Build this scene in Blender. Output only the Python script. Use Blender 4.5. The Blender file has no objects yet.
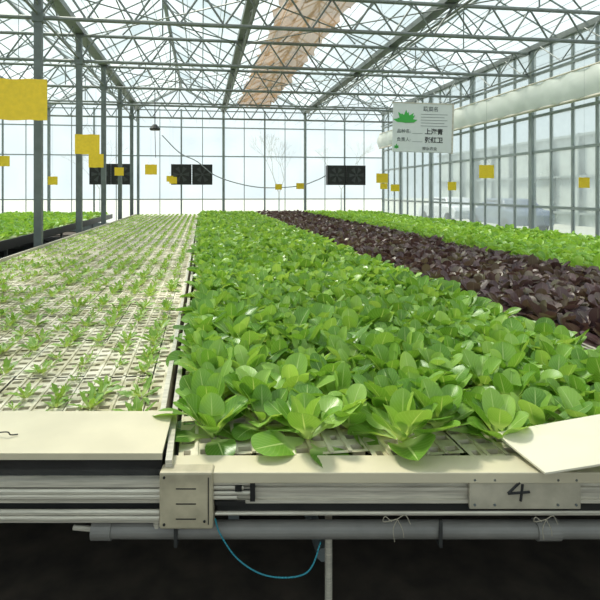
import bpy, math, random
import numpy as np
from mathutils import Vector
random.seed(4); RNG=np.random.default_rng(7)
scene=bpy.context.scene
scene.view_settings.view_transform='Standard'
YAW=math.radians(8)

# ---------------------------------------------------------------- helpers
class MB:
    def __init__(s): s.v=[]; s.f=[]
    def add(s,vs,fs):
        o=len(s.v); s.v+= [tuple(a) for a in vs]; s.f+= [tuple(i+o for i in f) for f in fs]
    def box(s,x0,x1,y0,y1,z0,z1):
        s.add([(x0,y0,z0),(x1,y0,z0),(x1,y1,z0),(x0,y1,z0),(x0,y0,z1),(x1,y0,z1),(x1,y1,z1),(x0,y1,z1)],
              [(0,3,2,1),(4,5,6,7),(0,1,5,4),(1,2,6,5),(2,3,7,6),(3,0,4,7)])
    def tube(s,p,q,r,n=6,r2=None):
        p=Vector(p);q=Vector(q);d=(q-p)
        if d.length<1e-6:return
        d.normalize(); up=Vector((0,0,1)) if abs(d.z)<.9 else Vector((1,0,0))
        a=d.cross(up).normalized(); b=d.cross(a)
        r2=r if r2 is None else r2
        vs=[];
        for c,rr in((p,r),(q,r2)):
            for i in range(n):
                t=2*math.pi*i/n+math.pi/n; vs.append(c+a*math.cos(t)*rr+b*math.sin(t)*rr)
        fs=[(i,(i+1)%n,n+(i+1)%n,n+i) for i in range(n)]+[tuple(range(n))[::-1],tuple(range(n,2*n))]
        s.add(vs,fs)
    def path(s,pts,r,n=6):
        for a,b in zip(pts[:-1],pts[1:]): s.tube(a,b,r,n)
    def obj(s,name,mat,parent=None,smooth=False):
        me=bpy.data.meshes.new(name); me.from_pydata(s.v,[],s.f); me.update()
        o=bpy.data.objects.new(name,me); scene.collection.objects.link(o)
        if mat: me.materials.append(mat)
        if smooth:
            me.polygons.foreach_set('use_smooth',[True]*len(me.polygons))
        if parent: o.parent=parent
        return o
def empty(name,loc=(0,0,0),rz=0):
    e=bpy.data.objects.new(name,None); e.location=loc; e.rotation_euler=(0,0,rz); e.empty_display_size=.2
    scene.collection.objects.link(e); return e
def bevel(o,w=.004,seg=2):
    m=o.modifiers.new('bevel','BEVEL'); m.width=w; m.segments=seg; m.limit_method='ANGLE'; return o
def spline(pts,n=8):
    P=[Vector(p) for p in pts]; P=[P[0]*2-P[1]]+P+[P[-1]*2-P[-2]]; out=[]
    for i in range(1,len(P)-2):
        for k in range(n):
            t=k/n;a,b,c,d=P[i-1:i+3]
            out.append(.5*((2*b)+(c-a)*t+(2*a-5*b+4*c-d)*t*t+(3*b-a-3*c+d)*t**3))
    out.append(P[-2]); return out

# ---------------------------------------------------------------- materials
def nm(name):
    m=bpy.data.materials.new(name); m.use_nodes=True; nt=m.node_tree; nt.nodes.clear()
    return m,nt,nt.nodes,nt.links
def pbr(name,col,rough=.5,metal=0,noise=0,scale=20,col2=None,spec=.5,bump=0,stretch=None):
    m,nt,N,L=nm(name); o=N.new('ShaderNodeOutputMaterial'); b=N.new('ShaderNodeBsdfPrincipled')
    b.inputs['Roughness'].default_value=rough; b.inputs['Metallic'].default_value=metal
    b.inputs['Specular IOR Level'].default_value=spec
    L.new(b.outputs[0],o.inputs[0])
    tc=N.new('ShaderNodeTexCoord'); n=N.new('ShaderNodeTexNoise'); n.inputs['Scale'].default_value=scale; n.inputs['Detail'].default_value=5
    src=tc.outputs['Object']
    if stretch:
        mp=N.new('ShaderNodeMapping'); mp.inputs['Scale'].default_value=stretch; L.new(src,mp.inputs[0]); src=mp.outputs[0]
    L.new(src,n.inputs['Vector'])
    r=N.new('ShaderNodeValToRGB'); r.color_ramp.elements[0].position=.3; r.color_ramp.elements[1].position=.7
    c2=col2 if col2 else tuple(max(0,c*(1-noise)) for c in col)
    r.color_ramp.elements[0].color=(*c2,1); r.color_ramp.elements[1].color=(*col,1)
    L.new(n.outputs['Fac'],r.inputs[0]); L.new(r.outputs[0],b.inputs['Base Color'])
    if bump:
        bp=N.new('ShaderNodeBump'); bp.inputs['Strength'].default_value=bump; L.new(n.outputs['Fac'],bp.inputs['Height']); L.new(bp.outputs[0],b.inputs['Normal'])
    return m
def glassmat(name,tint,diff,gl=.06,dcol=(.9,.95,.95),scale=.9,tint2=None):
    m,nt,N,L=nm(name); o=N.new('ShaderNodeOutputMaterial'); t=N.new('ShaderNodeBsdfTransparent'); t.inputs[0].default_value=(*tint,1)
    d=N.new('ShaderNodeBsdfTranslucent'); d.inputs[0].default_value=(*dcol,1)
    g=N.new('ShaderNodeBsdfGlossy'); g.inputs['Roughness'].default_value=.08
    tc=N.new('ShaderNodeTexCoord'); n=N.new('ShaderNodeTexNoise'); n.inputs['Scale'].default_value=scale; n.inputs['Detail'].default_value=4
    L.new(tc.outputs['Object'],n.inputs['Vector'])
    mr=N.new('ShaderNodeMapRange'); mr.inputs[1].default_value=.3; mr.inputs[2].default_value=.7; mr.inputs[3].default_value=diff*.5; mr.inputs[4].default_value=diff*1.5
    L.new(n.outputs['Fac'],mr.inputs[0])
    if tint2:   # pane by pane variation (dirty / clean panes)
        v=N.new('ShaderNodeTexWhiteNoise'); sn=N.new('ShaderNodeVectorMath'); sn.operation='SNAP'; sn.inputs[1].default_value=(.875,.93,50)
        ad=N.new('ShaderNodeVectorMath'); ad.operation='ADD'; ad.inputs[1].default_value=(13.1+40*.875,2.4+40*.93,0)
        L.new(tc.outputs['Object'],ad.inputs[0]); L.new(ad.outputs[0],sn.inputs[0]); L.new(sn.outputs[0],v.inputs[0])
        mx=N.new('ShaderNodeMix'); mx.data_type='RGBA'; L.new(v.outputs[0],mx.inputs[0]); mx.inputs[6].default_value=(*tint,1); mx.inputs[7].default_value=(*tint2,1)
        L.new(mx.outputs[2],t.inputs[0])
    a=N.new('ShaderNodeMixShader'); L.new(mr.outputs[0],a.inputs[0]); L.new(t.outputs[0],a.inputs[1]); L.new(d.outputs[0],a.inputs[2])
    b=N.new('ShaderNodeMixShader'); b.inputs[0].default_value=gl; L.new(a.outputs[0],b.inputs[1]); L.new(g.outputs[0],b.inputs[2])
    L.new(b.outputs[0],o.inputs[0]); return m
def leafmat(name,dark,mid,light,rib,transl=.3,rough=.42,vein=.14,pet=.3):
    m,nt,N,L=nm(name); o=N.new('ShaderNodeOutputMaterial'); b=N.new('ShaderNodeBsdfPrincipled'); b.inputs['Roughness'].default_value=rough
    b.inputs['Specular IOR Level'].default_value=.5
    at=N.new('ShaderNodeAttribute'); at.attribute_name='tint'
    r=N.new('ShaderNodeValToRGB'); r.color_ramp.elements[0].color=(*dark,1); r.color_ramp.elements[1].color=(*light,1)
    e=r.color_ramp.elements.new(.5); e.color=(*mid,1); L.new(at.outputs['Fac'],r.inputs[0])
    uv=N.new('ShaderNodeUVMap'); sp=N.new('ShaderNodeSeparateXYZ'); L.new(uv.outputs[0],sp.inputs[0])
    def M(op,a,bb=None,c=None):
        x=N.new('ShaderNodeMath'); x.operation=op
        for i,v in enumerate((a,bb,c)):
            if v is None: continue
            if isinstance(v,(int,float)): x.inputs[i].default_value=v
            else: L.new(v,x.inputs[i])
        return x.outputs[0]
    s=M('ABSOLUTE',M('SUBTRACT',sp.outputs[0],.5))
    ribw=M('MULTIPLY_ADD',sp.outputs[1],-.05,.065)
    mr=N.new('ShaderNodeMapRange'); mr.inputs[3].default_value=1; mr.inputs[4].default_value=0
    L.new(s,mr.inputs[0]); L.new(M('MULTIPLY',ribw,.4),mr.inputs[1]); L.new(ribw,mr.inputs[2])
    ph=M('SUBTRACT',M('MULTIPLY',sp.outputs[1],34),M('MULTIPLY',s,22))
    vn=M('POWER',M('ABSOLUTE',M('SINE',ph)),18)
    vn=M('MULTIPLY',vn,vein)
    pt=N.new('ShaderNodeMapRange'); pt.inputs[1].default_value=pet; pt.inputs[2].default_value=pet+.12; pt.inputs[3].default_value=.95; pt.inputs[4].default_value=0
    L.new(sp.outputs[1],pt.inputs[0])
    mask=M('MAXIMUM',M('MAXIMUM',M('MULTIPLY',mr.outputs[0],.8),vn),pt.outputs[0])
    mx=N.new('ShaderNodeMix'); mx.data_type='RGBA'; L.new(mask,mx.inputs[0]); L.new(r.outputs[0],mx.inputs[6]); mx.inputs[7].default_value=(*rib,1)
    L.new(mx.outputs[2],b.inputs['Base Color'])
    bp=N.new('ShaderNodeBump'); bp.inputs['Strength'].default_value=.3; bp.inputs['Distance'].default_value=.003
    L.new(M('SUBTRACT',1,mask),bp.inputs['Height']); L.new(bp.outputs[0],b.inputs['Normal'])
    t=N.new('ShaderNodeBsdfTranslucent')
    gm=N.new('ShaderNodeMix'); gm.data_type='RGBA'; gm.blend_type='MULTIPLY'; gm.inputs[0].default_value=1; L.new(mx.outputs[2],gm.inputs[6]); gm.inputs[7].default_value=(1.4,1.25,.75,1); L.new(gm.outputs[2],t.inputs[0])
    ms=N.new('ShaderNodeMixShader'); ms.inputs[0].default_value=transl; L.new(b.outputs[0],ms.inputs[1]); L.new(t.outputs[0],ms.inputs[2]); L.new(ms.outputs[0],o.inputs[0])
    return m

M_steel=pbr('galvanised_steel',(.22,.24,.235),.5,.2,.25,6)
M_post=pbr('post_steel',(.17,.195,.19),.5,.2,.3,5)
M_bar=pbr('glazing_bar',(.28,.32,.315),.5,.2,.2,5)
M_alu=pbr('aluminium',(.68,.63,.52),.38,.2,.35,9,stretch=(1,6,25))
M_cream=pbr('cream_painted_sheet',(.63,.56,.40),.42,0,.14,5)
M_plate=pbr('end_plate_paint',(.56,.49,.34),.45,.1,.35,14)
M_dark=pbr('dark_trough',(.07,.07,.035),.6,0,.5,12)
M_blackfilm=pbr('black_plastic_film',(.03,.03,.03),.18,0,.4,9,bump=.5)
M_under=pbr('bench_underside',(.03,.03,.028),.8,0,.3,8)
M_black=pbr('black_plastic',(.015,.015,.015),.4)
M_ink=pbr('black_ink',(.02,.02,.02),.7)
M_pipe=pbr('grey_pvc_pipe',(.22,.21,.19),.4,0,.3,10)
M_yel=pbr('yellow_sticky_card',(.95,.66,.02),.45,0,.12,40)
M_white=pbr('white_board',(.72,.74,.72),.4,0,.03,20)
M_signg=pbr('sign_green',(.05,.42,.06),.5)
M_signk=pbr('sign_grey_ink',(.12,.14,.14),.6)
M_floor=pbr('floor_soil',(.075,.058,.042),.9,0,.6,7,bump=.5)
M_ground=pbr('outside_ground',(.40,.42,.38),.95,0,.2,.6)
M_teal=pbr('teal_cable',(.02,.22,.28),.4)
M_twine=pbr('twine',(.36,.32,.24),.8)
M_hose=pbr('pale_hose',(.25,.28,.29),.5)
M_bark=pbr('pale_bark',(.50,.53,.52),.9,0,.2,10)
M_carp=pbr('car_paint_white',(.55,.57,.6),.3,0,.05,5)
M_carp2=pbr('car_paint_dark',(.10,.13,.20),.3,0,.05,5)
M_tyre=pbr('tyre_rubber',(.02,.02,.02),.8)
G_roof=glassmat('roof_glass',(.56,.66,.67),.26,.05,scale=.5,tint2=(.94,.98,.98),dcol=(.82,.89,.90))
G_wall=glassmat('wall_glass',(.95,.98,.98),.14,.04,dcol=(.85,.92,.93))
G_rwall=glassmat('hazy_side_glass',(.88,.94,.93),.40,.05,scale=.6,dcol=(.83,.90,.88))

m,nt,N,L=nm('tray_plastic'); o=N.new('ShaderNodeOutputMaterial'); b=N.new('ShaderNodeBsdfPrincipled'); b.inputs['Roughness'].default_value=.5
tc=N.new('ShaderNodeTexCoord'); n=N.new('ShaderNodeTexNoise'); n.inputs['Scale'].default_value=7; n.inputs['Detail'].default_value=9
L.new(tc.outputs['Object'],n.inputs['Vector']); r=N.new('ShaderNodeValToRGB')
r.color_ramp.elements[0].position=.36; r.color_ramp.elements[0].color=(.40,.355,.20,1); r.color_ramp.elements[1].position=.60; r.color_ramp.elements[1].color=(.76,.695,.55,1)
L.new(n.outputs['Fac'],r.inputs[0]); L.new(r.outputs[0],b.inputs['Base Color']); L.new(b.outputs[0],o.inputs[0]); M_tray=m
m,nt,N,L=nm('brown_shade_net'); o=N.new('ShaderNodeOutputMaterial'); d=N.new('ShaderNodeBsdfDiffuse'); d.inputs[0].default_value=(.26,.16,.09,1)
t=N.new('ShaderNodeBsdfTranslucent'); t.inputs[0].default_value=(.36,.235,.14,1); tr=N.new('ShaderNodeBsdfTransparent')
a=N.new('ShaderNodeMixShader'); L.new(d.outputs[0],a.inputs[1]); L.new(t.outputs[0],a.inputs[2]); a.inputs[0].default_value=.6
b2=N.new('ShaderNodeMixShader'); b2.inputs[0].default_value=.2; L.new(a.outputs[0],b2.inputs[1]); L.new(tr.outputs[0],b2.inputs[2]); L.new(b2.outputs[0],o.inputs[0]); M_net=m
m,nt,N,L=nm('white_film_curtain'); o=N.new('ShaderNodeOutputMaterial'); d=N.new('ShaderNodeBsdfPrincipled'); d.inputs['Base Color'].default_value=(.74,.76,.70,1); d.inputs['Roughness'].default_value=.4
t=N.new('ShaderNodeBsdfTranslucent'); t.inputs[0].default_value=(.8,.82,.76,1); a=N.new('ShaderNodeMixShader'); a.inputs[0].default_value=.5
L.new(d.outputs[0],a.inputs[1]); L.new(t.outputs[0],a.inputs[2]); L.new(a.outputs[0],o.inputs[0]); M_film=m

L_bok=leafmat('bok_choy_leaf',(.075,.19,.022),(.18,.37,.045),(.40,.60,.13),(.55,.70,.27),.32,.33,.16,.36)
L_pur=leafmat('purple_pak_choi_leaf',(.055,.028,.036),(.13,.075,.080),(.20,.18,.11),(.24,.19,.16),.16,.36,.1)
L_let=leafmat('lettuce_leaf',(.12,.27,.03),(.23,.45,.06),(.40,.62,.12),(.50,.64,.22),.33)
L_seed=leafmat('seedling_leaf',(.13,.27,.03),(.22,.40,.05),(.35,.54,.10),(.44,.57,.18),.3)

# ---------------------------------------------------------------- room
XL,XM,XR=-13.1,-2.6,7.9
Y0,Y1=-2.4,22.0
ZT=5.0; ZG=5.05; ZR=5.95
frames=[-2.4+2.8*i for i in range(9)]
o=MB(); o.box(XL,XR,Y0,Y1,-.12,0); o.obj('floor',M_floor)
o=MB(); o.box(-90,110,-50,140,-.4,-.13); o.obj('ground_outside',M_ground)

def wall_x(name,x,ya,yb,step,main,gm):
    e=empty(name); g=MB(); fr=MB()
    g.add([(x,ya,.35),(x,yb,.35),(x,yb,ZG),(x,ya,ZG)],[(0,1,2,3)])
    fr.box(x-.06,x+.06,ya,yb,0,.35)
    y=ya;i=0
    while y<=yb+.01:
        w=.06 if i%main==0 else .028
        fr.box(x-w,x+w,y-w,y+w,.3,ZG); y+=step;i+=1
    for z in (1.25,2.55,3.4,4.4,ZG-.05): fr.box(x-.03,x+.03,ya,yb,z-.03,z+.03)
    g.obj('glass',gm,e); fr.obj('frame',M_bar,e)
def wall_y(name,y,step):
    e=empty(name); g=MB(); fr=MB()
    g.add([(XL,y,.35),(XR,y,.35),(XR,y,ZG),(XL,y,ZG)],[(0,1,2,3)])
    for k in range(6):
        a=XL+3.5*k; g.add([(a,y,ZG),(a+3.5,y,ZG),(a+1.75,y,ZR)],[(0,1,2)])
        fr.tube((a,y,ZG),(a+1.75,y,ZR),.04); fr.tube((a+3.5,y,ZG),(a+1.75,y,ZR),.04)
    fr.box(XL,XR,y-.06,y+.06,0,.35)
    x=XL;i=0
    while x<=XR+.01:
        w=(.05 if i%4==0 else .03) if i%2==0 else .014
        fr.box(x-w,x+w,y-w,y+w,.3,ZG); x+=step;i+=1
    for z in (1.3,3.1,4.3,ZG-.05): fr.box(XL,XR,y-.02,y+.02,z-.02,z+.02)
    g.obj('glass',G_wall,e); fr.obj('frame',M_bar,e)
wall_x('wall_right',XR,Y0,Y1,.6986,4,G_rwall)
wall_x('wall_left',XL,Y0,Y1,.6986,4,G_wall)
wall_y('wall_back',Y1,1.75/2)
wall_y('wall_front',Y0,1.75)

e=empty('ceiling'); g=MB(); br=MB(); gu=MB()
for k in range(6):
    a=XL+3.5*k; r_=a+1.75; c=a+3.5
    g.add([(a,Y0,ZG),(r_,Y0,ZR),(r_,Y1,ZR),(a,Y1,ZG)],[(0,1,2,3)])
    g.add([(r_,Y0,ZR),(c,Y0,ZG),(c,Y1,ZG),(r_,Y1,ZR)],[(0,1,2,3)])
    y=Y0
    while y<=Y1:
        br.tube((a,y,ZG),(r_,y,ZR),.020,4); br.tube((c,y,ZG),(r_,y,ZR),.020,4); y+=.93
    br.tube((r_,Y0,ZR),(r_,Y1,ZR),.05,6)
    for f in(.25,.5,.75):
        br.tube((a+1.75*f,Y0,ZG+.9*f),(a+1.75*f,Y1,ZG+.9*f),.016,4); br.tube((c-1.75*f,Y0,ZG+.9*f),(c-1.75*f,Y1,ZG+.9*f),.016,4)
for k in range(7):
    a=XL+3.5*k; gu.box(a-.11,a+.11,Y0,Y1,ZG-.07,ZG+.05)
g.obj('roof_glass',G_roof,e); br.obj('roof_bars',M_bar,e); gu.obj('gutters',M_steel,e)

ZC=4.4
for y in frames[1:]:
    t=MB()
    for (xa,xb) in((XL+.08,XM),(XM,XR-.08)):
        t.tube((xa,y,ZC),(xb,y,ZC),.036,8); t.tube((xa,y,ZT-.05),(xb,y,ZT-.05),.036,8)
        n=14; dx=(xb-xa)/n
        for i in range(n):
            t.tube((xa+i*dx,y,ZC),(xa+(i+.5)*dx,y,ZT-.05),.019); t.tube((xa+(i+.5)*dx,y,ZT-.05),(xa+(i+1)*dx,y,ZC),.019)
        for k in range(3):
            a=xa+3.5*k
            t.tube((a+1.75,y,ZT),(a+1.75,y,ZR-.06),.017); t.tube((a+.9,y,ZT),(a+1.75,y,ZR-.08),.017); t.tube((a+2.6,y,ZT),(a+1.75,y,ZR-.08),.017)
    t.obj('roof_truss',M_steel)
for x in (XM,.9,4.4,XR-.15):
    t=MB(); zl=ZC if x in(XM,XR-.15) else 4.72
    t.tube((x,Y0+.15,zl+.05),(x,Y1-.15,zl+.05),.024,6)
    y=Y0+.15
    while y<Y1-1.5:
        t.tube((x,y,zl+.05),(x,y+.7,ZT-.04),.014,5); t.tube((x,y+.7,ZT-.04),(x,y+1.4,zl+.05),.014,5); y+=1.4
    t.obj('lattice_girder',M_steel)
t=MB()
for i in range(1,8):
    ya,yb=frames[i],frames[i+1]
    for xa,xb in((-2.6,.9),(4.4,7.8),(.9,4.4)):
        if (i+int(xa>4))%2==0: t.tube((xa,ya,ZT-.1),(xb,yb,ZT-.1),.014,5); t.tube((xb,ya,ZT-.1),(xa,yb,ZT-.1),.014,5)
for k in range(20):
    x=-2.3+k*.52; t.tube((x,Y0+.1,4.46),(x,Y1-.1,4.46),.004,4)
t.obj('roof_brace_wires',M_steel)
for y in frames[1:]:
    if y<1: continue
    p=MB(); p.box(XM-.06,XM+.06,y-.055,y+.055,0,ZG-.1); p.box(XM-.12,XM+.12,y-.12,y+.12,0,.02)
    p.box(XM-.09,XM+.09,y-.07,y+.07,ZC-.08,ZC+.08)
    bevel(p.obj('support_post',M_post),.008)
n=MB(); nx,ny=14,90
for j in range(ny+1):
    y=6.5+ (21.6-6.5)*j/ny
    for i in range(nx+1):
        x=1.45+1.35*i/nx
        n.v.append((x+.05*math.sin(j*1.3+i),y,5.13+.05*math.sin(j*.9+i*.6)+.05*math.cos(i*2.1+j*.3)+.05*random.random()))
for j in range(ny):
    for i in range(nx):
        a=j*(nx+1)+i; n.f.append((a,a+1,a+nx+2,a+nx+1))
n.obj('shade_net',M_net,smooth=True)
n=MB(); nz,ny=8,160
for j in range(ny+1):
    y=2.0+19.8*j/ny; sag=.05*abs(math.sin((y-.4)/2.8*math.pi))
    for i in range(nz+1):
        f=i/nz; z=4.10-.58*f-sag*f
        x=7.68-.10*math.sin(f*math.pi)-.03*math.sin(j*1.1+f*3)-.02*random.random()
        n.v.append((x,y,z))
for j in range(ny):
    for i in range(nz):
        a=j*(nz+1)+i; n.f.append((a,a+1,a+nz+2,a+nz+1))
c=n.obj('rolled_film_curtain',M_film,smooth=True)
n=MB(); n.tube((7.66,2,3.5),(7.66,21.8,3.5),.035,10); n.tube((7.66,2,4.12),(7.66,21.8,4.12),.02,8)
q=n.obj('curtain_roller',M_alu); q.parent=c

M_blade=pbr('fan_blade',(.05,.055,.055),.5)
for cx in(-3.62,-.41,6.13):
    e=empty('exhaust_fan',(cx,21.62,2.32)); 
    b=MB(); b.box(-.84,-.02,0,.3,-.42,.42); b.box(.02,.84,0,.3,-.42,.42)
    bevel(b.obj('housing',M_black,e),.02)
    b=MB()
    for x in(-.82,-.03,.03,.82): b.box(x-.015,x+.015,-.03,.0,-.42,.42)
    for k in range(9): b.box(-.82,.82,-.02,-.002,-.4+k*.1-.006,-.4+k*.1+.006)
    b.obj('grille',M_under,e)
    b=MB()
    for x in(-.43,.43):
        b.tube((x,-.045,0),(x,-.021,0),.06,12)
        for k in range(6):
            a=k*math.pi/3; b.add([(x+.05*math.cos(a),-.03,.05*math.sin(a)),(x+.33*math.cos(a-.25),-.03,.33*math.sin(a-.25)),(x+.33*math.cos(a+.3),-.04,.33*math.sin(a+.3))],[(0,1,2)])
    b.obj('blades',M_blade,e)
b=MB(); b.path(spline([(-1.6,21.5,3.9),(-.9,21.5,3.2),(-.2,21.5,2.85),(.5,21.5,2.3),(1.5,21.5,1.95),(2.6,21.5,1.78),(4.0,21.5,1.85),(4.8,21.5,2.1),(5.2,21.5,2.3)]),.022,8)
b.obj('drain_hose',M_hose,smooth=True)
e=empty('hanging_lamp',(-1.26,14.4,3.33)); b=MB(); b.tube((0,0,.1),(0,0,1.05),.012); b.tube((0,0,.1),(0,0,-.02),.05,12,.15); b.tube((0,0,-.02),(0,0,-.06),.15,12,.13); b.tube((0,0,-.06),(.02,0,-.8),.008)
b.obj('lamp_body',M_black,e)

def trap(x,y,z,w,h,rz=0,top=4.4):
    e=empty('yellow_sticky_trap',(x,y,z),rz); b=MB()
    nx=6
    for i in range(nx+1):
        f=i/nx-.5
        for zz in(-h/2,h/2): b.v.append((f*w,.015*math.cos(f*3),zz+.003*math.sin(i*2)))
    for i in range(nx): b.f.append((2*i,2*i+2,2*i+3,2*i+1))
    q=b.obj('card',M_yel,e); s=q.modifiers.new('s','SOLIDIFY'); s.thickness=.003
    b=MB(); b.tube((-w*.35,0.01,h/2-.01),(0,0,h/2+.12),.0015,4); b.tube((w*.35,0.01,h/2-.01),(0,0,h/2+.12),.0015,4); b.tube((0,0,h/2+.12),(0,0,top-z),.0015,4)
    b.obj('string',M_signk,e)
R=-.14
for a in [(-1.055,3.2,2.14,.32,.24),(-1.26,6.0,2.13,.265,.22),(-1.71,8.8,2.11,.26,.22),(-1.10,11.6,2.09,.26,.22),(5.11,8.8,1.97,.27,.24),
          (4.14,11.6,1.92,.27,.22),(7.3,9.1,1.78,.2,.2),(-.93,17.2,1.98,.26,.22),(3.27,17.2,1.8,.26,.2),(2.95,20,1.8,.26,.22),(5.53,14.4,1.72,.25,.2),
          (5.86,11.6,1.74,.2,.2),(-4.13,11.6,2.25,.26,.22),(-3.9,14.4,1.9,.26,.22),(-1.2,20,2.1,.26,.22),(6.2,17.2,1.8,.25,.2),(-2.2,14.4,2.15,.24,.22)]:
    trap(*a,rz=R+random.uniform(-.15,.15))

e=empty('hanging_sign',(2.10,4.75,2.215)); e.rotation_euler=(0,math.radians(1.5),-.10)
b=MB(); b.box(-.29,.29,0,.012,-.235,.235); bevel(b.obj('board',M_white,e),.004)
b=MB(); b.box(.285,.30,-.004,.016,-.24,.24); b.box(-.3,.3,-.004,.016,.232,.242); b.obj('edge_trim',M_alu,e)
b=MB()
for k in range(13):
    a=math.radians(-75+150*k/12); l=.105+.025*math.cos(k*2)
    bx,bz=-.165,.045; tx,tz=bx+math.sin(a)*l*1.0,bz+math.cos(a)*l
    px,pz=math.cos(a)*.017,-math.sin(a)*.017; mx_,mz=(bx*.35+tx*.65),(bz*.35+tz*.65)
    yy=-.002-.0003*k
    b.add([(bx,yy,bz),(mx_+px,yy,mz+pz),(tx,yy,tz),(mx_-px,yy,mz-pz)],[(0,1,2,3)])
b.box(-.27,-.23,-.002,0,-.2,-.175); b.box(-.255,-.245,-.002,0,-.205,-.16)
b.obj('vegetable_picture',M_signg,e)
b=MB()
for k in range(5): b.box(-.02,.24-.03*(k%2),-.002,0,.13-k*.028,.134-k*.028)
b.box(-.10,.0,-.0015,0,-.055,-.052); b.box(-.10,.0,-.0015,0,-.135,-.132)
b.obj('small_print',M_signk,e)
def text(s,x,z,size,mat,name,par,y=-.003,ex=0,off=.0006):
    cu=bpy.data.curves.new(name,'FONT'); cu.body=s; cu.size=size; cu.extrude=ex; cu.align_x='LEFT'; cu.offset=off
    ob=bpy.data.objects.new(name,cu); scene.collection.objects.link(ob); ob.data.materials.append(mat); ob.parent=par; ob.location=(x,y,z); ob.rotation_euler=(math.pi/2,0,0); return ob
text('蔬菜名',.0,.165,.05,M_signk,'title_text',e)
text('品种名:',-.25,-.05,.042,M_signk,'name_label',e)
text('上海青',.02,-.055,.06,M_ink,'name_text',e,off=.0015)
text('负责人:',-.25,-.13,.042,M_signk,'manager_label',e)
text('张红卫',.02,-.135,.06,M_ink,'manager_text',e,off=.0015)
text('南京农业',.0,-.21,.036,M_signk,'footer_text',e)
b=MB(); b.tube((-.25,.006,.235),(-.25,1.25,2.2),.0015,4); b.tube((.25,.006,.235),(.25,1.25,2.2),.0015,4); b.obj('string',M_signk,e)

# ---------------------------------------------------------------- benches
SB,CB=math.sin(YAW),math.cos(YAW)
def front_y(x,d): return (d-SB*x)/CB   # bench ends are cut on a slight skew
def cells(mb,x0,x1,dfront,yend,z,cx=.062,cy=.074):
    nxc=int((x1-x0)/cx); cx=(x1-x0)/nxc
    for i in range(nxc):
        xa=x0+i*cx; seam=.005 if i%5==0 else 0
        y=front_y(x0+(i//5*5+2.5)*cx,dfront); j=0
        while y+cy<=yend:
            gap=.010 if j%8==7 else 0
            dz=.003*math.sin(i//5*2.1+j//8*1.7)
            X0,X1=xa+seam,xa+cx; Ya,Yb=y,y+cy-gap
            hx0,hx1=xa+cx*.20,xa+cx*.88; hy0,hy1=y+cy*.22,y+cy*.64
            if (i+2*j)%5==0: hx0,hx1=xa+cx*.34,xa+cx*.70
            zz=z+dz; zl=z-.03
            o=[(X0,Ya,zz),(X1,Ya,zz),(X1,Yb,zz),(X0,Yb,zz)]
            h=[(hx0,hy0,zz),(hx1,hy0,zz),(hx1,hy1,zz),(hx0,hy1,zz)]
            hl=[(a,b_,zl) for a,b_,_ in h]
            vs=o+h+hl; fs=[(k,(k+1)%4,4+(k+1)%4,4+k) for k in range(4)]
            if y<8: fs+=[(4+k,4+(k+1)%4,8+(k+1)%4,8+k) for k in range(4)]
            if i%5!=4 and y<9:
                rb=[(X1-.006,Ya,zz),(X1+.006,Ya,zz),(X1+.006,Yb,zz),(X1-.006,Yb,zz)]
                k0=len(vs); vs=vs+rb+[(a,b_,zz+.006) for a,b_,_ in rb]
                fs+=[(k0+4,k0+5,k0+6,k0+7),(k0,k0+1,k0+5,k0+4),(k0+1,k0+2,k0+6,k0+5),(k0+3,k0,k0+4,k0+7)]
            mb.add(vs,fs); y+=cy; j+=1
YE=20.0; ZB=.75
def bench(x0,x1,dfront,ycell,name='hydroponic_bench',side=None,yend=YE):
    e=empty(name)
    b=MB(); cells(b,x0+.02,x1-.02,dfront,ycell,ZB)
    if ycell<yend-.5: b.box(x0+.03,x1-.03,ycell,yend,ZB-.02,ZB)
    b.obj('growing_trays',M_tray,e)
    b=MB(); f=[(x0+.02,front_y(x0,dfront)),(x1-.02,front_y(x1,dfront)),(x1-.02,yend),(x0+.02,yend)]
    b.add([(x,y,.70) for x,y in f]+[(x,y,.67) for x,y in f],[(0,1,2,3),(7,6,5,4),(0,4,5,1),(1,5,6,2),(2,6,7,3),(3,7,4,0)])
    b.obj('nutrient_trough',M_dark,e)
    b=MB()
    for x in(x0,x1):
        ya=front_y(x,dfront-.1)
        b.box(x-.010,x+.010,ya,yend,.62,.785)
    b.obj('side_rails',side or M_alu,e)
    b=MB(); y=2.5
    while y<yend:
        for x in(x0+.25,x1-.25): b.box(x-.025,x+.025,y-.025,y+.025,0,.67)
        b.box(x0+.02,x1-.02,y-.03,y+.03,.60,.67); b.tube((x0+.25,y,.18),(x1-.25,y,.18),.015,6); y+=1.9
    b.tube((x0+.6,2.1,.10),(x0+.6,yend-.5,.10),.03,8); b.tube((x1-.6,2.1,.5),(x1-.6,yend-.5,.5),.025,8)
    b.obj('legs',M_steel,e)
    return e
bench(-2.43,-.145,1.80,YE)
bench(-.10,1.99,1.68,4.5)
bench(2.03,3.80,1.68,2.5)
bench(3.84,6.6,1.68,2.5)
bench(-9.5,-3.3,1.68,2.0,side=M_black)

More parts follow.
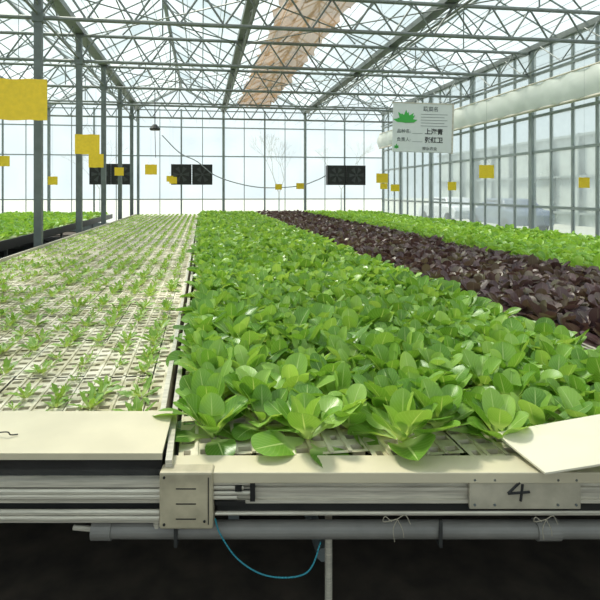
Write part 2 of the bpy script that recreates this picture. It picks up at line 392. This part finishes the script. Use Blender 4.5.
# ---------------------------------------------------------------- crops
def build_leaves(name,base,az,el,curl,Ln,W,cup,tint,mat,nt=8,ns=5,kind='spoon'):
    n=len(az); s=np.linspace(-1,1,ns)
    if kind=='spoon':   # narrow petiole and a round blade
        nb=nt-1; u=np.linspace(0.10,1,nb); x=(1-np.cos(np.pi*u))/2
        t=np.concatenate([[0],.30+.70*x])
        wb=np.sqrt(np.clip(1-(2*x**.92-1)**2,0,1)); wb[-1]=.06
        wp=np.concatenate([[.2],np.maximum(wb,.13*(x<.5))])
    else:
        t=np.linspace(0,1,nt)
        wp=.2+.8*np.sin(np.pi*t)**.8; wp[-1]=.08
        wp=wp*np.where(np.arange(nt)%2==1,1.0,.6)
    dt=np.diff(t)[None,:]
    e=el[:,None]-curl[:,None]*t[None,:]**1.3
    ce=np.cos(e);se=np.sin(e)
    r=np.concatenate([np.zeros((n,1)),np.cumsum((ce[:,1:]+ce[:,:-1])/2*dt,1)],1)*Ln[:,None]
    z=np.concatenate([np.zeros((n,1)),np.cumsum((se[:,1:]+se[:,:-1])/2*dt,1)],1)*Ln[:,None]
    wid=W[:,None,None]*.5*wp[None,:,None]*s[None,None,:]
    ph=RNG.uniform(0,6.28,n)[:,None,None]
    up=cup[:,None,None]*W[:,None,None]*wp[None,:,None]*(s[None,None,:]**2)*.5 + (W[:,None,None]*.05)*np.sin(ph+8*t[None,:,None]+1.5*s[None,None,:])*np.abs(s)[None,None,:]*wp[None,:,None]
    twist=RNG.uniform(-.3,.3,n)[:,None,None]
    up=up+wid*twist
    rr=r[:,:,None]-se[:,:,None]*up; zz=z[:,:,None]+ce[:,:,None]*up
    ca=np.cos(az)[:,None,None]; sa=np.sin(az)[:,None,None]
    X=base[:,0][:,None,None]+rr*ca-wid*sa; Y=base[:,1][:,None,None]+rr*sa+wid*ca; Z=np.maximum(base[:,2][:,None,None]+zz,.745)
    V=np.stack([X,Y,Z],-1).reshape(-1,3)
    i0=(np.arange(nt-1)[:,None]*ns+np.arange(ns-1)[None,:]).ravel()
    q=np.stack([i0,i0+1,i0+ns+1,i0+ns],1)
    F=(q[None]+ (np.arange(n)*nt*ns)[:,None,None]).reshape(-1,4)
    me=bpy.data.meshes.new(name); me.vertices.add(len(V)); me.vertices.foreach_set('co',V.astype(np.float32).ravel())
    me.loops.add(F.size); me.loops.foreach_set('vertex_index',F.astype(np.int32).ravel())
    me.polygons.add(len(F)); me.polygons.foreach_set('loop_start',(np.arange(len(F))*4).astype(np.int32))
    me.polygons.foreach_set('use_smooth',np.ones(len(F),bool))
    me.update(calc_edges=True)
    uvg=np.stack(np.broadcast_arrays(s[None,:]*.5+.5,t[:,None]),-1).reshape(-1,2)
    uvv=np.tile(uvg,(n,1)); uv=me.uv_layers.new(name='UVMap'); uv.data.foreach_set('uv',uvv[F.ravel()].astype(np.float32).ravel())
    at=me.attributes.new('tint','FLOAT','POINT'); at.data.foreach_set('value',np.repeat(tint,nt*ns).astype(np.float32))
    me.materials.append(mat)
    ob=bpy.data.objects.new(name,me); scene.collection.objects.link(ob); return ob

def crop(name,x0,x1,ya,yb,sp,mat,nl=11,L0=.2,W0=.115,kind='spoon',nt=8,ns=5,z=.735,skew=None,jit=.02,tshift=0,elr=(16,76),parent=None,keep=1.0,szr=(.75,1.2),cupr=(.0,.5),spx=None,curlr=(-10,50)):
    nx=max(1,int(round((x1-x0)/(spx or sp)))); P=[]
    for i in range(nx):
        x=x0+(i+.5)*(x1-x0)/nx
        y=ya if skew is None else front_y(x,skew)
        if not spx: y+= (i%2)*sp*.4
        while y<yb:
            if RNG.random()<keep: P.append((x+RNG.normal(0,jit),y+RNG.normal(0,jit),z))
            y+=sp
    P=np.array(P); n=len(P)
    S=RNG.uniform(*szr,n)
    k=np.tile(np.arange(nl),n); pi=np.repeat(np.arange(n),nl)
    f=k/(nl-1)
    az=RNG.uniform(0,6.28,n)[pi]+k*2.4+RNG.normal(0,.2,n*nl)
    el=np.radians(elr[0]+(elr[1]-elr[0])*f+RNG.normal(0,10,n*nl))
    curl=np.radians(RNG.uniform(*curlr,n*nl)*(1-.2*f))
    Ln=L0*(1-.28*f)*RNG.uniform(.8,1.12,n*nl)*S[pi]
    W=W0*(1-.35*f)*RNG.uniform(.8,1.15,n*nl)*S[pi]
    cup=RNG.uniform(cupr[0],cupr[1],n*nl)
    tint=np.clip(.25+.42*f+RNG.normal(0,.17,n*nl)+RNG.normal(0,.08,n)[pi]+tshift,0,1)
    base=P[pi]+np.stack([.008*np.cos(az),.008*np.sin(az),np.zeros(n*nl)],1)
    ob=build_leaves(name,base,az,el,curl,Ln,W,cup,tint,mat,nt,ns,kind)
    if parent: ob.parent=parent
    return ob
e=empty('bok_choy_crop')
crop('near_plants',-.05,1.92,0,6.5,.165,L_bok,nl=12,L0=.195,W0=.115,nt=12,ns=7,skew=1.81,parent=e,tshift=.05,z=.75,szr=(.8,1.2))
crop('far_plants',-.05,1.92,6.5,YE-.1,.165,L_bok,nl=11,L0=.195,W0=.12,nt=8,ns=3,tshift=.10,parent=e,z=.75)
e=empty('purple_pak_choi_crop')
crop('near_plants',2.10,3.72,1.9,7,.165,L_pur,nl=12,L0=.185,W0=.11,nt=9,ns=5,parent=e,z=.75)
crop('far_plants',2.10,3.72,7,YE-.1,.165,L_pur,nl=10,L0=.185,W0=.11,nt=8,ns=3,parent=e,z=.75)
crop('lettuce_crop',3.92,6.5,2.2,YE-.1,.19,L_let,nl=10,L0=.19,W0=.12,nt=8,ns=3,tshift=.15,z=.75)
crop('lettuce_crop',-9.3,-3.4,4.0,YE-.1,.24,L_let,nl=9,L0=.2,W0=.14,nt=7,ns=3,tshift=.05,z=.75)
e=empty('seedling_crop')
crop('near_seedlings',-2.38,-.18,0,6.5,.105,L_seed,nl=9,L0=.075,W0=.029,kind='serr',nt=8,ns=3,skew=1.93,z=.752,jit=.011,elr=(12,65),keep=.84,szr=(.35,1.5),parent=e,spx=.155)
crop('far_seedlings',-2.38,-.18,6.5,YE-.1,.11,L_seed,nl=7,L0=.072,W0=.036,kind='serr',nt=5,ns=3,z=.752,jit=.009,elr=(12,65),keep=.85,szr=(.5,1.1),parent=e,spx=.155)

# ---------------------------------------------------------------- bench end hardware
F=empty('bench_rail_assembly',(0,0,0),-YAW)
b=MB(); b.box(-.335,2.05,1.565,1.665,.745,.758); b.box(-.335,2.05,1.560,1.570,.725,.758); bevel(b.obj('top_sheet',M_cream,F),.003)
b=MB(); b.box(-.345,-.185,1.548,1.60,.595,.765); bevel(b.obj('end_plate',M_plate,F),.006)
b=MB()
for k in range(3): b.box(-.295,-.235,1.5465,1.552,.715-.045*k,.718-.045*k)
b.box(-.20,-.197,1.5465,1.552,.61,.75)
for x,z in((-.33,.75),(-.33,.61),(-.21,.62)): b.tube((x,1.545,z),(x,1.55,z),.004,8)
b.obj('plate_slots',M_black,F)
b=MB(); b.box(-.18,2.05,1.585,1.66,.655,.745)
for z in(.738,.70,.662): b.box(-.18,2.05,1.575,1.59,z-.005,z+.005)
b.obj('front_beam',M_alu,F)
b=MB(); b.box(-.18,2.05,1.60,1.64,.605,.618); b.tube((-.18,1.565,.632),(2.05,1.565,.640),.0045,8); b.obj('lower_rail',M_alu,F)
b=MB(); b.box(-.18,2.05,1.602,1.61,.618,.655); b.obj('lower_web',M_under,F)
b=MB()
for k,(z,l) in enumerate(((.735,.10),(.722,.12),(.708,.09),(.692,.12),(.678,.07))): b.tube((-.185,1.57,z),(-.185+l,1.57,z),.006,8)
b.obj('rod_ends',M_alu,F)
b=MB(); b.box(-.075,-.06,1.562,1.585,.67,.742); b.box(-.12,-.10,1.562,1.58,.70,.715); b.box(-.18,-.09,1.568,1.575,.655,.667)
for z in (.7285,.715,.70,.685): b.box(-.18,-.07,1.572,1.58,z-.0015,z+.0015)
b.obj('rod_clamp',M_black,F)
b=MB(); b.box(.585,.92,1.563,1.575,.646,.750); bevel(b.obj('number_plate',pbr('plate_galvanised',(.52,.47,.36),.45,.1,.4,12),F),.003)
b=MB()
for x in(.60,.66,.85,.905):
    for z in(.66,.735): b.tube((x,1.560,z),(x,1.565,z),.004,8)
b.obj('rivets',M_post,F)
# hand-drawn 4
b=MB()
for p,q in(((.735,.728),(.700,.694)),((.700,.694),(.765,.699)),((.744,.722),(.738,.672))):
    b.tube((p[0],1.562,p[1]),(q[0],1.562,q[1]),.0042,6)
b.obj('number_mark',M_ink,F)
b=MB(); b.tube((-.54,1.60,.562),(2.4,1.60,.562),.026,20); b.tube((-.56,1.60,.562),(-.50,1.60,.562),.030,20); b.tube((.80,1.6,.562),(.87,1.6,.562),.031,20)
b.obj('drain_pipe',M_pipe,F)
b=MB(); b.tube((-.62,1.60,.568),(-.55,1.60,.562),.008,8); b.tube((-.36,1.59,.60),(-.36,1.59,.56),.012,8); b.obj('pipe_fitting',M_alu,F)
b=MB(); b.tube((.173,1.68,0),(.173,1.68,.66),.012,12); b.obj('support_leg',M_alu,F)
b=MB()
for x in(-.3,.5,1.2,1.9): b.box(x-.005,x+.005,1.566,1.572,.53,.61); b.box(x-.005,x+.005,1.566,1.63,.528,.533)
b.obj('pipe_hangers',M_under,F)
b=MB(); b.path(spline([(-.18,1.56,.62),(-.165,1.56,.575),(-.12,1.555,.511),(-.06,1.55,.47),(-.0,1.55,.452),(.07,1.55,.455),(.11,1.56,.475),(.14,1.59,.53)]),.0026,6)
b.obj('teal_cable',M_teal,F,smooth=True)
b=MB()
for cx,sc in((.365,.8),(.81,.7)):
    for pts in ([(-.02,.0),(-.045,.02),(-.05,.0),(.0,.01)],[(.0,.01),(.03,.025),(.05,-.01)],[(.0,.01),(-.015,-.03),(-.01,-.075)],[(.0,.01),(.02,-.03),(.025,-.06)]):
        b.path(spline([(cx+sc*x,1.553,.615+sc*z) for x,z in pts],4),.0012,5)
b.obj('twine_ties',M_twine,F)
b=MB()
b.add([(-2.35,1.59,.802),(-.345,1.59,.802),(-.37,1.885,.806),(-2.35,1.885,.806),(-2.35,1.59,.795),(-.345,1.59,.795),(-.37,1.885,.799),(-2.35,1.885,.799)],[(0,1,2,3),(7,6,5,4),(0,4,5,1),(1,5,6,2),(2,6,7,3),(3,7,4,0)])
b.box(-2.35,-.345,1.588,1.593,.782,.802)
b.obj('cover_sheet',M_cream,F)
b=MB(); b.path(spline([(-.92,1.70,.812),(-.87,1.69,.82),(-.86,1.69,.811),(-.84,1.70,.808)],5),.0022,6); b.obj('wire_hook',M_black,F)
b=MB(); b.box(-2.35,-.35,1.61,1.66,.715,.795); b.obj('film_front',M_blackfilm,F)
b=MB(); b.box(-2.35,-.348,1.575,1.64,.705,.722)
for z in(.693,.678): b.tube((-2.35,1.575,z),(-.348,1.575,z),.0085,8)
b.box(-2.35,-.348,1.58,1.62,.655,.668)
for z in(.633,.616): b.tube((-2.35,1.57,z),(-.348,1.57,z),.0085,8)
b.box(-2.35,-.348,1.575,1.62,.598,.606)
b.obj('left_rails',M_alu,F)
b=MB(); b.box(-2.35,-.35,1.60,1.64,.59,.71); b.obj('rail_backing',M_under,F)
b=MB(); A=[(.735,1.74,.795),(.797,1.534,.772),(1.23,1.44,.90),(1.244,1.668,.923)]
b.add(A+[(x,y,z-.006) for x,y,z in A],[(0,1,2,3),(7,6,5,4),(0,4,5,1),(1,5,6,2),(2,6,7,3),(3,7,4,0)])
q=b.obj('loose_cover_board',pbr('pale_board',(.72,.66,.52),.4,0,.08,6)); q.rotation_euler=(0,0,-YAW)

# ---------------------------------------------------------------- outside
def tree(x,y,h,seed,kk=6):
    rr=random.Random(seed); b=MB()
    def br(p,d,l,r,k):
        q=p+d*l; b.tube(p,q,r,5,r*.65)
        if k==0:return
        for i in range(3 if k<5 else 2):
            nd=(d+Vector((rr.uniform(-.7,.7),rr.uniform(-.7,.7),rr.uniform(-.1,.5)))).normalized(); br(q,nd,l*rr.uniform(.62,.85),r*.6,k-1)
    br(Vector((x,y,-.13)),Vector((0,0,1)),h*.28,.08,kk); b.obj('bare_tree',M_bark)
tree(4.9,33,5.8,3); tree(-9,48,7,5); tree(12,44,7,8)
def car(x,y,mat,rz):
    e=empty('parked_car',(x,y,-.13),rz); b=MB()
    prof=[(-2.1,.35),(-2.15,.75),(-1.9,.95),(-1.35,1.0),(-.9,1.42),(.6,1.45),(1.25,1.02),(2.0,.88),(2.15,.6),(2.1,.35)]
    n=len(prof); vs=[(px,sy*(.85 if pz<1.1 else .68),pz) for sy in(-1,1) for px,pz in prof]
    b.add(vs,[tuple(range(n))[::-1],tuple(range(n,2*n))]+[(i,(i+1)%n,n+(i+1)%n,n+i) for i in range(n)]); bevel(b.obj('body',mat,e),.06,3)
    b=MB()
    for px in(-1.35,1.35):
        for sy in(-.87,.72): b.tube((px,sy,.33),(px,sy+.15,.33),.33,16)
    b.obj('wheels',M_tyre,e)
    b=MB()
    for sy in(-1,1): b.add([(-1.2,sy*.80,1.04),(1.1,sy*.80,1.04),(.55,sy*.72,1.38),(-.85,sy*.72,1.38)],[(0,1,2,3)])
    b.obj('side_windows',M_black,e)
car(13.5,21.5,M_carp2,1.5); car(13.5,27,M_carp,1.6)
e=empty('neighbouring_greenhouse'); b=MB(); g=MB()
for y in np.arange(-4,40,2.0): b.box(18.9,19.1,y-.05,y+.05,-.13,4.6)
for z in(.5,2.4,4.5): b.box(18.92,19.08,-4,40,z-.06,z+.06)
g.add([(19.1,-4,-.1),(19.1,40,-.1),(19.1,40,4.6),(19.1,-4,4.6)],[(0,1,2,3)])
b.obj('frame',M_bar,e); g.obj('wall_panels',pbr('hazy_panel',(.45,.49,.47),.4,0,.2,1),e)

# ---------------------------------------------------------------- light
w=bpy.data.worlds.new('sky'); scene.world=w; w.use_nodes=True; nt=w.node_tree; N=nt.nodes; L=nt.links; N.clear()
o=N.new('ShaderNodeOutputWorld'); bg=N.new('ShaderNodeBackground'); tc=N.new('ShaderNodeTexCoord'); sp=N.new('ShaderNodeSeparateXYZ'); r=N.new('ShaderNodeValToRGB')
L.new(tc.outputs['Generated'],sp.inputs[0]); L.new(sp.outputs[2],r.inputs[0]); L.new(r.outputs[0],bg.inputs[0]); L.new(bg.outputs[0],o.inputs[0])
r.color_ramp.elements[0].color=(.60,.68,.71,1); r.color_ramp.elements[0].position=0
r.color_ramp.elements[1].color=(.78,.85,.90,1); el=r.color_ramp.elements.new(.2); el.color=(.63,.71,.75,1)
bg.inputs[1].default_value=1.38
sd=bpy.data.lights.new('sun','SUN'); sd.energy=7.5; sd.angle=math.radians(12); sd.color=(1,.92,.78)
so=bpy.data.objects.new('sun',sd); scene.collection.objects.link(so); so.location=(0,0,30); so.rotation_euler=(math.radians(-30),math.radians(-20),0)

cam=bpy.data.cameras.new('camera'); co=bpy.data.objects.new('camera',cam); scene.collection.objects.link(co)
co.location=(0,0,1.6); co.rotation_euler=(math.pi/2,0,-YAW); cam.sensor_width=36; cam.lens=31.2; cam.shift_x=25/600; cam.shift_y=-.18; cam.clip_start=.05; cam.clip_end=400
scene.camera=co
